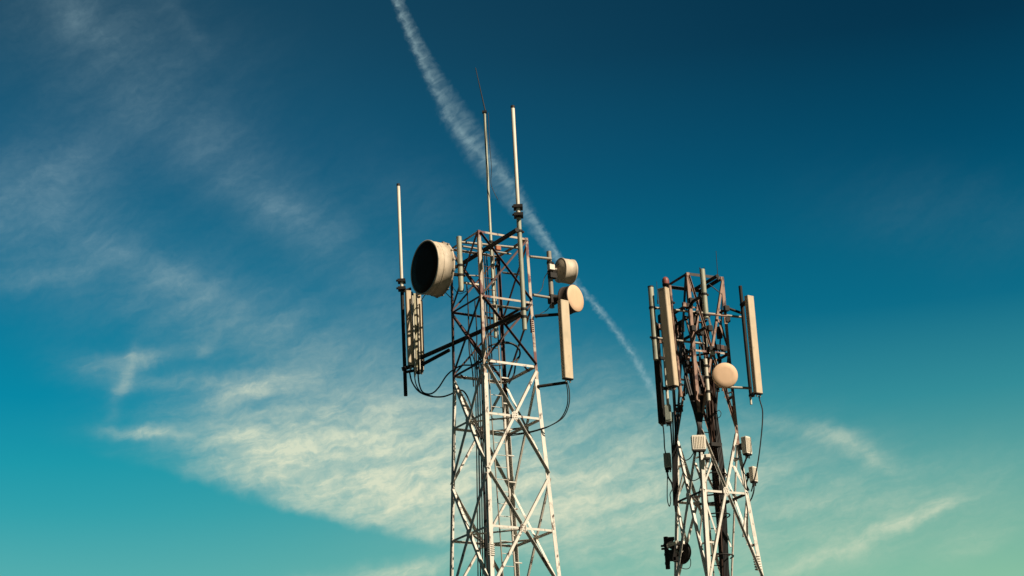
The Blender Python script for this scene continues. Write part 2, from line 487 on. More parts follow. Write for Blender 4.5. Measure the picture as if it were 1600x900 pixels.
# ------------------------------------------------------------------ lattice towers
class Tower:
    def __init__(self, name, label, X, Y, yaw, hfun):
        self.c = Vector((X, Y, 0)); self.a = Vector((cos(yaw), sin(yaw), 0)); self.b = Vector((-sin(yaw), cos(yaw), 0)); self.h = hfun
        self.root = thing(name, label, 'tower', (X, Y, 0))

    def corner(self, su, sv, z):
        h = self.h(z)
        return self.c + self.a * (su * h) + self.b * (sv * h) + Z * z

    FACES = [((-1, -1), (1, -1)), ((1, -1), (1, 1)), ((1, 1), (-1, 1)), ((-1, 1), (-1, -1))]

    def legs(self, zs, wid, m):
        """One angle section per corner, in runs of different paint: m maps (z) to a material."""
        for su in (-1, 1):
            for sv in (-1, 1):
                for (z0, z1) in zip(zs, zs[1:]):
                    w, mm = wid(.5 * (z0 + z1)), m(.5 * (z0 + z1), su, sv)
                    g = Geo()
                    p, q = self.corner(su, sv, z1 + .002), self.corner(su, sv, z0)
                    x, y = -self.a * su, -self.b * sv
                    g.prism(p, q, x, y, 0, w, 0, .011)
                    g.prism(p, q, x, y, 0, .011, .0112, w)
                    g.obj('leg', mm, self.root)

    def member(self, p, q, nrm, w, t, off, flange, m, name='brace', edge=1, gap=None, fw=1.0, inner=1.0):
        """An angle bar: flat flange in the face plane (off = how far out its outer side is), second flange out (+1) or in (-1)."""
        d = (q - p).normalized(); e = nrm.cross(d).normalized()
        if e.z < 0:
            e = -e
        e = e * edge
        n = d.cross(e).normalized()
        if n.dot(nrm) < 0:
            n = -n
        g = Geo()
        g.prism(p, q, e, n, w / 2 - w * inner, w / 2, off - t, off)
        if flange > 0:
            for (u0, u1) in ((0, 1),) if not gap else ((0, gap[0]), (gap[1], 1)):
                g.prism(p.lerp(q, u0), p.lerp(q, u1), e, n, w / 2 - t, w / 2, off + .0004, off + w * fw)
        elif flange < 0:
            g.prism(p, q, e, n, w / 2 - t, w / 2, off - w, off - t - .0004)
        return g.obj(name, m, self.root)

    def face(self, i):
        (s0, s1) = self.FACES[i]
        nrm = (self.a * (s0[0] + s1[0]) + self.b * (s0[1] + s1[1])).normalized()
        return s0, s1, nrm

    def gusset(self, c, nrm, s, m, bolts=True):
        e = nrm.cross(Z).normalized(); u = e.cross(nrm).normalized()
        if u.z < 0: u = -u
        g = Geo()
        q = [(-.5, -.30), (-.30, -.55), (.30, -.55), (.5, -.30), (.5, .30), (.30, .55), (-.30, .55), (-.5, .30)]
        fr = [c + e * (a * s) + u * (b * s) + nrm * .030 for a, b in q]; bk = [p - nrm * .008 for p in fr]
        n = len(q)
        g.add(fr + bk, [tuple(range(n)), tuple(range(2 * n - 1, n - 1, -1))] + [(k, (k + 1) % n, (k + 1) % n + n, k + n) for k in range(n)])
        o = g.obj('gusset_plate', m, self.root)
        if bolts:
            for a, b in ((-.28, -.30), (0, -.34), (.28, -.30), (-.28, .30), (0, .34), (.28, .30), (-.18, 0), (.18, 0)):
                p = c + e * (a * s) + u * (b * s) + nrm * .030
                g = Geo(); g.lathe(p, nrm, [(0, .011), (.010, .011), (.012, .006)], 6, False)
                g.obj('bolt', 'mid_steel', o)

    def xpanel(self, zt, zb, w, m, inset=.035, gus=0, t=.008, second=False, fw=1.0, ):
        """X bracing between heights zt and zb on all four faces."""
        for i in range(4):
            s0, s1, nrm = self.face(i)
            A, B = self.corner(*s0, zt), self.corner(*s1, zt)
            C, D = self.corner(*s0, zb), self.corner(*s1, zb)
            mm = m(i) if callable(m) else m
            hd = (B - A).normalized() * inset
            A, B, C, D = A + hd, B - hd, C + hd, D - hd
            wt, wb = (A - B).length, (C - D).length
            f = wt / (wt + wb)
            cen = A.lerp(D, f)
            gp = None
            if gus:
                k = gus * .62 / (A - D).length
                gp = (f - k, f + k)
            self.member(A, D, nrm, w, t, .012, 1 if i != 3 else -1, mm, gap=gp, fw=fw, inner=.8 if i != 3 else 1.2)
            self.member(B, C, nrm, w, t, .022, -1, mm, gap=gp, fw=fw, inner=1 if i != 3 else 1.8)
            if gus:
                self.gusset(cen, nrm, gus, 'white_paint' if i == 0 else mm, i == 0 and zb > 8)
            if second:
                zc = cen.z
                E, G_ = self.corner(*s0, zc), self.corner(*s1, zc)
                w2 = w * .72
                for (P, Q, off) in ((A.lerp(cen, .5), E, -.024), (B.lerp(cen, .5), G_, -.024), (C.lerp(cen, .5), E, -.034), (D.lerp(cen, .5), G_, -.034)):
                    self.member(P, Q, nrm, w2, t * .8, off, -1, mm)
                for s, P in ((s0, A.lerp(cen, .42)), (s1, B.lerp(cen, .42)), (s0, C.lerp(cen, .42)), (s1, D.lerp(cen, .42))):
                    self.member(self.corner(*s, P.z), P, nrm, w2, t * .8, -.044, -1, mm, 'strut')

    def ring(self, z, w, m, off=-.014, diamond=0, t=.008):
        mids = []
        for i in range(4):
            s0, s1, nrm = self.face(i)
            A, B = self.corner(*s0, z), self.corner(*s1, z)
            d = (B - A).normalized()
            self.member(A + d * .012, B - d * .012, nrm, w, t, off, -1, m(i) if callable(m) else m, 'horizontal', 1)
            mids.append((A + B) / 2 - nrm * .05)
        if diamond:
            for k in range(4):
                p, q = mids[k], mids[(k + 1) % 4]
                self.member(p - Z * .02, q - Z * .02, ((p + q) / 2 - self.c - Z * z).normalized(), diamond, t, 0, -1, m(k) if callable(m) else m, 'plan_brace')

    def footing(self):
        for su in (-1, 1):
            for sv in (-1, 1):
                p = self.corner(su, sv, 0)
                g = Geo(); g.prism(p - Z * .3, p + Z * .25, self.a, self.b, -.35, .35, -.35, .35); g.obj('footing', 'concrete', self.root)


# ---- the near tower
LX, LY, LYAW = -.503, 47.0, .559


def hL(z):
    if z > 15.9:
        return .716 - .034 * (z - 15.9) / 3.2
    return .716 + .041 * (15.9 - z)


T1 = Tower('lattice_tower', 'tall white and faded red lattice tower carrying the large shaded-front drum dish', LX, LY, LYAW, hL)
A1, B1 = T1.a, T1.b


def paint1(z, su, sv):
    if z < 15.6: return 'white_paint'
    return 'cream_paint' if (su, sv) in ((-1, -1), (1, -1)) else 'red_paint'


T1.legs([.25, 4.6, 7.7, 10.63, 13.31, 15.62, 17.5, 19.12], lambda z: .14 if z < 7 else .096 if z < 15.6 else .070, paint1)
T1.footing()
face_p = lambda i: 'cream_paint' if i in (0, 3) else 'red_paint'
T1.ring(19.09, .048, 'cream_paint')
T1.xpanel(19.06, 17.54, .042, lambda i: 'red_paint', t=.007)
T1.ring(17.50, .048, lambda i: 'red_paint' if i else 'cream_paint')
T1.xpanel(17.46, 15.97, .045, lambda i: 'red_paint', t=.007)
T1.ring(15.93, .055, lambda i: 'white_paint' if i != 3 else 'red_paint')
zz = [15.86, 13.31, 10.60, 7.7, 4.6, .4]
for k, (zt, zb) in enumerate(zip(zz, zz[1:])):
    zt2, zb2 = zt - .05, zb + .05
    T1.xpanel(zt2, zb2, .060, 'white_paint', gus=.165)
    wt, wb = hL(zt2), hL(zb2)
    T1.ring(zt2 + (zb2 - zt2) * wt / (wt + wb), .052, 'white_paint', diamond=.038)
# knee braces in the corners of the ring where the taper starts
for su, sv in ((-1, -1), (1, -1), (1, 1), (-1, 1)):
    P = T1.corner(su, sv, 15.9)
    T1.member(P - A1 * su * .32 - B1 * sv * .03, P - B1 * sv * .32 - A1 * su * .03, Vector((0, 0, 1)), .045, .007, 0, 0, 'red_paint', 'plan_brace')

# ladder inside the near face
lad_u0, lad_u1 = -.52, -.21


def lad(u, z, v=None):
    return T1.c + A1 * u + B1 * (-hL(z) + .14) + Z * z


ladder = Geo()
zl = [.3, 5, 10, 15.9, 18.9]
lr = []
for u in (lad_u0, lad_u1):
    ladder.path([lad(u, z) for z in zl], .015, 8)
lo = ladder.obj('ladder', 'mid_steel', T1.root)
rg = []
z = 8.6
while z < 18.8:
    gg = Geo(); gg.tube(lad(lad_u0, z), lad(lad_u1, z), .0085, 8); o = gg.obj('rung', 'white_paint' if z < 15.6 else 'red_paint', lo); rg.append(o); z += .285
gg = Geo(); z = .6
while z < 8.5:
    gg.tube(lad(lad_u0, z), lad(lad_u1, z), .011, 8); z += .285
gg.obj('lower_rungs', 'white_paint', lo)['kind'] = 'stuff'
z = 9.4
while z < 15.6:
    gg = Geo(); p = lad(lad_u1, z); gg.prism(p + A1 * .02, p + A1 * .20, B1, Z, -.02, .02, -.012, .012); gg.obj('ladder_bracket', 'white_paint', T1.root); z += .62

# booms parallel to the left face: the upper one and the two of the sector frame
def boom(p, q, r, m='dark_steel', root=None, name='boom'):
    g = Geo(); g.tube(p, q, r, 12); return g.obj(name, m, root or T1.root)


N_top = T1.corner(-1, -1, 18.55)
pu0 = at(722, 412, 47.35); pu1 = at(808, 359, 45.0)
boom(pu0, pu1, .052)
pl0 = at(655, 560, 48.45); pl1 = at(816, 489, 45.1)
boom(pl0, pl1, .052)
boom(at(657, 571, 48.3), at(702, 547, 47.75), .045)
boom(at(818, 489, 45.35), at(790, 506, 46.6), .05)
# cross pipes near the top
boom(at(717, 378, 46.45), at(812, 387.5, 47.3), .030, 'mid_steel', name='cross_pipe')
boom(at(717, 384, 46.6), at(798, 397, 47.5), .024, 'mid_steel', name='cross_pipe')
boom(at(720, 441, 46.6), at(752, 446, 46.9), .030, 'pale_tube', name='cross_pipe')
boom(at(712, 430, 46.9), at(748, 431, 47.1), .018, 'mid_steel', name='cross_pipe')
boom(at(768, 477, 46.7), at(814, 483, 46.2), .033, 'mid_steel', name='cross_pipe')
boom(at(786, 426, 47.4), at(810, 429, 47.0), .025, 'mid_steel', name='cross_pipe')
# diagonal clamp near the ladder top
boom(at(771, 420, 46.9), at(778, 413, 46.8), .028, 'dark_steel', name='cross_pipe')
g = Geo(); g.box(at(778, 388, 46.8), A1, B1, Z, .12, .08, .09); g.obj('clamp', 'orange', T1.root)
# dark red wrapped bands on legs
def wrap(T, su, sv, z0, z1, r, m='red_tape', n=9, w=None):
    for k in range(n):
        z = z0 + (z1 - z0) * (k + .5) / n
        p = T.corner(su, sv, z) + (-T.a * su - T.b * sv) * (r * .75)
        g = Geo(); g.lathe(p - Z * .016, Z, [(0, r * .8), (.004, r), (.028, r), (.032, r * .8)], 14); g.obj('band', m, T.root)


zR = lambda T, su, sv, y: drop(T.corner(su, sv, 15), y).z
wrap(T1, 1, -1, zR(T1, 1, -1, 519), zR(T1, 1, -1, 497), .048, n=7)
wrap(T1, -1, -1, zR(T1, -1, -1, 871), zR(T1, -1, -1, 851), .085, 'white_paint', n=6)

# ---- the far tower
RX, RY, RYAW = 4.56, 50.0, .480


def hR(z):
    if z > 14.95:
        return .541
    return .541 + .066 * (14.95 - z)


T2 = Tower('lattice_tower', 'shorter cream and salmon lattice tower crowded with panels around a round peach dish', RX, RY, RYAW, hR)
A2, B2 = T2.a, T2.b
T2.legs([.25, 3.2, 7.2, 11.14, 14.60, 16.93, 18.93], lambda z: .14 if z < 7 else .098 if z < 14.6 else .085,
        lambda z, su, sv: 'white_paint' if z < 14.6 else ('salmon_paint' if (su, sv) != (1, 1) else 'brown_steel'))
T2.footing()
T2.ring(18.90, .07, lambda i: 'brown_steel')
T2.xpanel(18.86, 14.98, .056, lambda i: 'salmon_paint' if i in (0, 2) else 'brown_steel', gus=.165, second=True, t=.007, fw=.6)
T2.ring(16.92, .05, lambda i: 'cream_paint' if i in (0,) else 'brown_steel', diamond=.05)
zz = [14.92, 11.14, 7.1, 3.1, .4]
for k, (zt, zb) in enumerate(zip(zz, zz[1:])):
    zt2, zb2 = zt - .04, zb + .04
    T2.xpanel(zt2, zb2, .060, 'white_paint', gus=.165, second=True, fw=.8)
    wt, wb = hR(zt2), hR(zb2)
    T2.ring(zt2 + (zb2 - zt2) * wt / (wt + wb), .054, 'white_paint' if k else (lambda i: 'white_paint' if i in (0, 2) else 'brown_steel'), diamond=.04)
wrap(T2, 1, -1, zR(T2, 1, -1, 653), zR(T2, 1, -1, 634), .05, n=7)
wrap(T2, 1, -1, zR(T2, 1, -1, 893), zR(T2, 1, -1, 869), .09, 'white_paint', n=6)
# pipes and booms of its sector frame
bm2 = lambda p, q, r, m='dark_steel', name='boom': boom(p, q, r, m, T2.root, name)
bm2(at(1018, 480.5, 48.9), at(1158, 495.5, 50.0), .030, 'mid_steel', 'cross_pipe')
bm2(at(1016, 527, 48.9), at(1100, 537, 49.6), .030, 'mid_steel', 'cross_pipe')
bm2(at(1105, 491, 49.4), at(1136, 494, 49.6), .022, 'salmon_paint', 'cross_pipe')
bm2(at(1054, 489, 50.3), at(1097, 462, 48.75), .040)
bm2(at(1056, 507, 50.3), at(1090, 487, 49.3), .036)
bm2(at(1060, 535, 50.3), at(1104, 511, 48.75), .040)
bm2(at(1066, 553, 50.3), at(1084, 546, 49.4), .034)
bm2(at(1084, 453, 50.1), at(1121, 431, 49.0), .045)
bm2(at(1136, 481, 49.75), at(1158, 489, 49.9), .034)
bm2(at(1119, 604, 49.2), at(1173, 606.5, 49.6), .032, 'mid_steel', 'cross_pipe')
bm2(at(1060, 592, 49.9), at(1078, 595, 49.9), .026, 'mid_steel', 'cross_pipe')
bm2(at(1108, 444, 49.6), at(1128, 460, 49.7), .012, 'cable', 'stay_wire')
for (x, y, Yc) in ((1135, 482, 49.7), (1080, 470, 49.3), (1083, 513, 49.2), (1062, 533, 49.9), (1131, 545, 49.5), (1122, 543, 49.4), (1109, 513, 48.8)):
    g = Geo(); g.box(at(x, y, Yc), A2, B2, Z, .12, .1, .13); g.obj('clamp', 'dark_steel', T2.root)
for (x, y, Yc, sx, sz) in ((1076, 478, 49.3, .16, .10), (1085, 500, 49.5, .10, .22), (1094, 520, 49.6, .16, .12), (1070, 552, 49.9, .12, .20), (1076, 568, 49.7, .26, .09), (1088, 578, 49.6, .20, .12),
                       (1096, 592, 49.5, .22, .14), (1105, 590, 49.0, .10, .08), (1117, 592, 49.1, .2, .1), (1065, 512, 50.0, .1, .22), (1112, 545, 49.5, .18, .1), (1124, 520, 50.2, .10, .3), (1060, 560, 49.9, .12, .12), (1136, 500, 49.8, .12, .12),
                       (1026, 520, 49.4, .10, .34), (1032, 498, 49.4, .08, .2), (1062, 640, 49.9, .12, .12), (1118, 695, 49.8, .3, .09)):
    g = Geo(); g.box(at(x, y, Yc), A2, B2, Z, sx, .12, sz); g.obj('bracket', 'dark_steel', T2.root)
for (x, y, Yc) in ((1074, 558, 49.5), (1075, 580, 49.5), (1032, 533, 49.3), (1031, 510, 49.3), (1069, 476, 49.2), (1128, 543, 49.4)):
    g = Geo(); g.box(at(x, y, Yc), A2, B2, Z, .09, .06, .11); g.obj('clamp_plate', 'salmon_paint', T2.root)
# its ladder, inside the back of the cage
g = Geo()
lp = lambda u, z: T2.c + A2 * u + B2 * (.05 * z / 15 - .1) + Z * z
for u in (-.16, .20):
    g.path([lp(u, z) for z in (.3, 8, 15, 17.5)], .018, 8)
lo2 = g.obj('ladder', 'mid_steel', T2.root)
for z in (9.9, 10.9, 11.9, 12.9, 13.9):
    cc = lp(.02, z) + B2 * .02
    g = Geo(); g.path([cc + A2 * (.34 * cos(t * pi / 9)) - B2 * (.42 * sin(t * pi / 9)) for t in range(10)], .017, 6); g.obj('ladder_hoop', 'dark_steel', T2.root)
z = 9.0
while z < 17.4:
    gg = Geo(); gg.tube(lp(-.16, z), lp(.20, z), .012, 8); gg.obj('rung', 'dark_steel', lo2); z += .30


# ------------------------------------------------------------------ aerials
def rod_antenna(label, top, ybot_px, r, ymount_px, rm, mmat, xm=None, cap='dark_steel', foot=None, tip=None):
    """A rod aerial: pale tube standing on a steel mounting pole with clamps."""
    P = Vector(top); Q = drop(P, ybot_px)
    base = drop(P, ymount_px) if ymount_px else Q
    root = thing('rod_antenna', label, 'antenna', base)
    g = Geo(); g.lathe(Q, Z, [(0, r), ((P - Q).length - .02, r), ((P - Q).length, r * .6)], 16); g.obj('rod', 'pale_tube', root)
    g = Geo(); g.lathe(P - Z * .05, Z, [(0, r * 1.12), (.06, r * 1.12), (.075, r * .5)], 14); g.obj('cap', cap, root)
    if ymount_px:
        top_m = Q + Z * .28
        e = Vector((.0, r + rm, 0))
        g = Geo(); g.lathe(base + e, Z, [(0, rm), ((top_m - base).z, rm)], 16); g.obj('mount_pole', mmat, root)
        for dz in (.02, .22):
            g = Geo(); g.box(Q + Z * dz + e * .4, Vector((1, 0, 0)), Vector((0, 1, 0)), Z, (r + rm) * 2.2, (r + rm) * 2.6, .07)
            g.box(Q + Z * (dz + .01) + Vector((-r * 2.6, 0, 0)), Vector((1, 0, 0)), Vector((0, 1, 0)), Z, .06, .06, .035)
            g.obj('clamp', 'dark_steel', root)
    return root


rod_antenna('thin pale rod aerial rising above the shaded-front drum dish', at(622.3, 288, 48.45), 452, .040, 617, .045, 'dark_steel')
r2 = rod_antenna('longest pale rod aerial, on a boom in front of the near tower head', at(801, 166, 45.05), 337, .043, 513, .054, 'galvanised')
g = Geo()
for y in (359, 481, 493):
    p = drop(at(801, 166, 45.05), y) + Vector((0, .105, 0)); gg = Geo(); clamp_ring(gg, p, Z, .075); gg.obj('clamp', 'dark_steel', r2)

# central mast with its whip
P = at(757, 175, 47.0); Q = drop(P, 528)
mast = thing('mast_pole', 'grey steel mast pole rising from inside the near tower head', 'mast', Q)
g = Geo(); g.lathe(Q, Z, [(0, .037), ((P - Q).z * .45, .037), ((P - Q).z * .45 + .02, .032), ((P - Q).z, .032)], 14); g.obj('pole', 'galvanised', mast)
g = Geo(); g.box(P, Vector((1, 0, 0)), Vector((0, 1, 0)), Z, .11, .09, .05); g.obj('top_clamp', 'dark_steel', mast)
g = Geo(); g.tube(P + Vector((.02, 0, .02)), at(743, 106, 46.95), .016, 6, .009); o = g.obj('whip_antenna', 'cable', None, P)
tag(o, 'thin black leaning whip on top of the grey mast pole', 'antenna')
for y in (378, 437, 480):
    gg = Geo(); clamp_ring(gg, drop(P, y), Z, .050); gg.obj('clamp', 'dark_steel', mast)
g = Geo(); g.path(smooth_path([at(763, 176, 46.95), at(765, 225, 46.9), at(768, 262, 46.9), at(767, 285, 46.9), at(771, 298, 46.9), at(778, 312, 46.9)]), .007, 6)
tag(g.obj('cable', 'cable', None, at(763, 176, 46.95)), 'thin black wire hanging loose beside the grey mast pole', 'cable')


def panel_antenna(label, top, bot, face, w, d, rm='cream_radome', pole=None, pole_r=.04, pole_m='dark_steel', cat='antenna', cable_stub=True, group=None, brackets=(.08, .92)):
    """Sector panel: rounded radome from top to bottom (centre of its front edge line), end caps, brackets and pole."""
    top, bot = Vector(top), Vector(bot)
    ax = (top - bot).normalized(); L = (top - bot).length
    n = Vector(face); n = (n - ax * n.dot(ax)).normalized(); e = ax.cross(n)
    root = thing('panel_antenna', label, cat, bot, group)
    prof = []
    rc = min(w, d) * .22
    for cx, cy, t0 in ((w / 2 - rc, d - rc, 0), (-w / 2 + rc, d - rc, pi / 2)):
        prof += [(cx + cos(t0 + k * pi / 8) * rc, cy + sin(t0 + k * pi / 8) * rc) for k in range(5)]
    prof += [(-w / 2, 0), (w / 2, 0)]
    g = Geo(); g.rings([[bot + ax * t + e * a + n * (b - d / 2) for a, b in prof] for t in (.02, L - .02)], True, False); g.obj('radome', rm, root)
    for t0, t1, mm, nm in ((0, .022, 'dark_steel', 'bottom_cap'), (L - .022, L, rm, 'top_cap')):
        g = Geo(); g.rings([[bot + ax * t + e * a * 1.02 + n * (b - d / 2) * 1.02 for a, b in prof] for t in (t0, t1)], True, False); g.obj(nm, mm, root)
    g = Geo()
    for k in (-.25, .25):
        p = bot + e * (w * k); g.tube(p + ax * .01, p - ax * .07, .018, 8)
    g.obj('connector', 'mid_steel', root)
    if pole:
        pt, pb = Vector(pole[0]), Vector(pole[1])
        g = Geo(); g.tube(pb, pt, pole_r, 14); g.obj('mount_pole', pole_m, root)
        for f in brackets:
            c = bot.lerp(top, f) - n * d * .5
            zc = c.z; t = (zc - pb.z) / (pt.z - pb.z); t = min(.99, max(.01, t)); q = pb.lerp(pt, t)
            g = Geo(); dv = (q - c); g.prism(c + n * .005, q, ax, dv.cross(ax).normalized(), -.035, .035, -.03, .03)
            clamp_ring(g, q, pt - pb, pole_r + .012); g.obj('bracket', 'dark_steel', root)
    return root


# right side of the near tower
pa = panel_antenna('broad cream panel aerial at the right side of the near tower, cables looping below',
                   at(880, 470, 46.6), at(887.5, 593, 46.6), Vector((.62, -.78, 0)), .25, .13, pole=None)
boom(at(835, 494, 46.75), at(876, 491, 46.75), .038)
boom(at(840, 604, 46.75), at(886, 597.5, 46.72), .036)

# left cluster: three slim panels back to back on the sector frame
panel_antenna('slim cream panel aerial beside the foot of the thin pale rod', at(637, 455, 47.95), at(641.5, 573, 47.95), Vector((-.95, -.3, 0)), .13, .125, rm='cream_radome')
panel_antenna('middle slim panel of three under the shaded-front drum dish', at(647, 459, 48.25), at(651.5, 576, 48.25), Vector((-.95, -.3, 0)), .08, .055, rm='olive_radome',
              pole=(at(643.6, 456, 48.45), at(648.1, 580, 48.45)), pole_r=.022, pole_m='dark_steel', brackets=(.04, .3, .62, .96))
panel_antenna('slim panel aerial of the dark boom end, closest to the near tower leg', at(654.3, 461, 48.6), at(659, 580, 48.6), Vector((-.95, -.3, 0)), .11, .085, rm='cream_radome',
              pole=(at(650.6, 455, 48.75), at(655.2, 583, 48.75)), pole_r=.022, pole_m='dark_steel', brackets=(.05, .4, .7, .95))
for (p, q, r_) in ((at(628, 577, 48.45), at(662, 566, 48.4), .05), (at(630, 582, 48.4), at(658, 577, 48.4), .035), (at(628, 456, 48.45), at(642, 451, 48.5), .035), (at(640, 464, 48.4), at(660, 458, 48.5), .022)):
    boom(p, q, r_)
g = Geo(); g.box(at(655, 578, 48.4), A1, B1, Z, .12, .2, .16); g.obj('clamp', 'dark_steel', T1.root)


def drum_dish(label, c, face, R, depth, shroud='dish_shroud', front='dish_face', pole=None, pole_r=.055, pole_m='galvanised', hub=True, flat=False):
    """Microwave dish: shroud cylinder with rolled rims, bowl at the back, radome across the front, hub, bracket."""
    n = Vector(face).normalized()
    root = thing('microwave_dish', label, 'dish antenna', c)
    b = c - n * depth
    g = Geo(); g.lathe(b, n, [(0, R * .96), (0, R * 1.035), (.03, R * 1.035), (.035, R), (depth - .035, R), (depth - .03, R * 1.03), (depth, R * 1.03), (depth, R * .97), (depth - .01, R * .97)], 48); g.obj('shroud', shroud, root)
    g = Geo(); g.lathe(b, n, [(-R * .30, R * .16), (-R * .27, R * .35), (-R * .17, R * .66), (-.002, R * .97)], 40); g.obj('reflector', shroud, root)
    g = Geo(); g.lathe(c - n * .012, n, [(0, R * .969), (.016, R * 1.0 if flat else R * .969), (.022, R * .985), (.028, R * .6), (.031, R * .12)] if flat else [(0, R * .969), (.008, R * .969), (.014, R * .6), (.018, R * .12)], 48); g.obj('radome', front, root)
    if R > .5:
        g = Geo(); g.lathe(b + n * depth * .56, n, [(0, R), (.002, R + .006), (.028, R + .006), (.03, R)], 48); g.obj('seam_band', shroud, root)
        for k in range(16):
            ang = 2 * pi * k / 16; e_ = n.orthogonal().normalized(); f_ = n.cross(e_)
            q = b + n * .016 + (e_ * cos(ang) + f_ * sin(ang)) * R * 1.035
            g = Geo(); g.box(q, n, (e_ * cos(ang) + f_ * sin(ang)), n.cross(e_ * cos(ang) + f_ * sin(ang)), .05, .03, .05); g.obj('rim_clip', 'mid_steel', root)
    if hub:
        g = Geo(); g.lathe(b - n * (R * .30 + .10), n, [(0, R * .10), (.02, R * .16), (.1, R * .16)], 16); g.obj('hub', 'mid_steel', root)
    if pole:
        pt, pb = pole
        g = Geo(); g.lathe(pb, (pt - pb), [(0, pole_r), ((pt - pb).length, pole_r)], 16); g.obj('mount_pole', pole_m, root)
        h = b - n * (R * .30 + .05)
        t = min(.95, max(.05, (h.z - pb.z) / (pt.z - pb.z))); q = pb.lerp(pt, t)
        for dz in (-.12, .12):
            g = Geo(); p = q + Z * dz; e = (h + Z * dz * .5) - p
            g.prism(p, h + Z * dz * .5, Z, e.cross(Z).normalized(), -.03, .03, -.04, .04); clamp_ring(g, p, pt - pb, pole_r + .012); g.obj('bracket', 'dark_steel', root)
    return root


nl = (-A1 + B1 * 0).normalized()
pp = at(717, 370, 46.35)
drum_dish('large cream drum dish with shaded front facing away from the near tower', at(663, 417.5, 46.0), Vector((-.835, -.55, 0)), .625, .44, front='shaded_face',
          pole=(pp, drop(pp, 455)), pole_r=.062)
pp = at(857.5, 393, 47.55)
drum_dish('small white drum dish, upper one on the pole right of the near tower', at(893, 425, 47.95), Vector((.86, .51, 0)), .295, .33, front='dish_shroud', pole=(pp, drop(pp, 481)), pole_r=.058, pole_m='mid_steel')
drum_dish('small drum dish with bright peach front beneath the white drum dish', at(899, 466, 47.0), Vector((.80, -.60, 0)), .325, .27, shroud='brown_steel', front='dish_face', flat=True)
g = Geo(); 
boom(at(860, 466, 47.5), at(884, 467, 47.3), .05)
boom(at(828, 401, 47.1), at(861, 404.5, 47.5), .032, 'mid_steel')
boom(at(833, 461, 47.1), at(864, 466, 47.5), .034, 'mid_steel')
g = Geo(); g.box(at(861, 418, 47.5), A1, B1, Z, .14, .12, .13)
g.obj('radio_head', 'box_white', T1.root)
g = Geo(); g.box(at(863, 431, 47.5), A1, B1, Z, .18, .14, .12); g.obj('clamp', 'dark_steel', T1.root)
g = Geo(); g.box(at(864, 468, 47.5), A1, B1, Z, .2, .16, .2); g.obj('clamp', 'dark_steel', T1.root)

# ---- far tower aerials
P = at(1016.5, 448, 48.75); Q = drop(P, 562)
tb = thing('mounting_tube', 'grey green steel tube at the far tower corner beside the widest panel', 'tube', Q)
g = Geo(); g.lathe(Q, Z, [(0, .07), ((P - Q).z, .07)], 18); g.obj('tube', 'galvanised', tb)
g = Geo(); g.lathe(P - Z * .02, Z, [(0, .074), (.03, .074)], 16); g.obj('cap', 'dark_steel', tb)
for y in (481, 529):
    g = Geo(); clamp_ring(g, drop(P, y), Z, .082); g.obj('clamp', 'dark_steel', tb)

panel_antenna('widest panel aerial with olive face, at the far tower corner under the red lamp', at(1036, 451, 48.6), at(1051.5, 605, 48.6), Vector((-.56, -.83, 0)), .235, .17, rm='cream_radome',
              pole=(at(1046, 446, 49.1), at(1064, 620, 49.1)), pole_r=.045, pole_m='salmon_paint')
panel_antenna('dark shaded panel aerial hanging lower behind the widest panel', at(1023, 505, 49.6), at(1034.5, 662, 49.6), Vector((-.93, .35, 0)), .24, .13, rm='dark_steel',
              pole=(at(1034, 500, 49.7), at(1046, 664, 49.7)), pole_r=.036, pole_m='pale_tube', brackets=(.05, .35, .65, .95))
P = at(1097, 421, 48.6); Q = drop(P, 497)
tb = thing('mounting_tube', 'thick pale steel tube standing proud in front of the far tower head', 'tube', Q)
g = Geo(); g.lathe(Q, Z, [(0, .066), ((P - Q).z, .066)], 18); g.obj('tube', 'galvanised', tb)
for dx in (-.035, .035):
    g = Geo(); g.tube(P + Vector((dx, 0, -.03)), P + Vector((dx * 1.6, 0, .05)), .014, 6); g.obj('bolt', 'dark_steel', tb)
for y in (460, 493):
    g = Geo(); clamp_ring(g, drop(P, y), Z, .078); g.obj('clamp', 'dark_steel', tb)
P = at(1102, 561, 48.75); Q = drop(P, 626)
tb = thing('mounting_tube', 'short pale tube next to the round peach dish on the far tower', 'tube', Q)
g = Geo(); g.lathe(Q, Z, [(0, .045), ((P - Q).z, .045)], 16); g.obj('tube', 'pale_tube', tb)
for y in (572, 590, 612):
    g = Geo(); clamp_ring(g, drop(P, y), Z, .055, .06); g.obj('clamp', 'dark_steel', tb)

panel_antenna('bright cream panel aerial at the right side of the far tower, cable hanging below', at(1170.5, 463, 49.35), at(1185, 616, 49.35), Vector((.60, -.80, 0)), .21, .12,
              pole=(at(1156.5, 447, 49.75), at(1173.5, 620, 49.75)), pole_r=.045, pole_m='dark_steel', brackets=(.03, .97))
g = Geo(); Q = at(1172.5, 619, 49.7); g.tube(Q, drop(Q, 632), .028, 8)
tag(g.obj('drain_tube', 'pale_tube', None, drop(Q, 632)), 'short white tube stub under the pole beside the bright cream panel', 'tube')
drum_dish('round peach dish facing the viewer on the far tower', at(1133.3, 586, 48.7), Vector((.10, -1, -.05)), .298, .08, flat=True, shroud='dish_face', pole=(at(1117, 570, 49.3), at(1122, 612, 49.3)), pole_r=.04, pole_m='dark_steel')

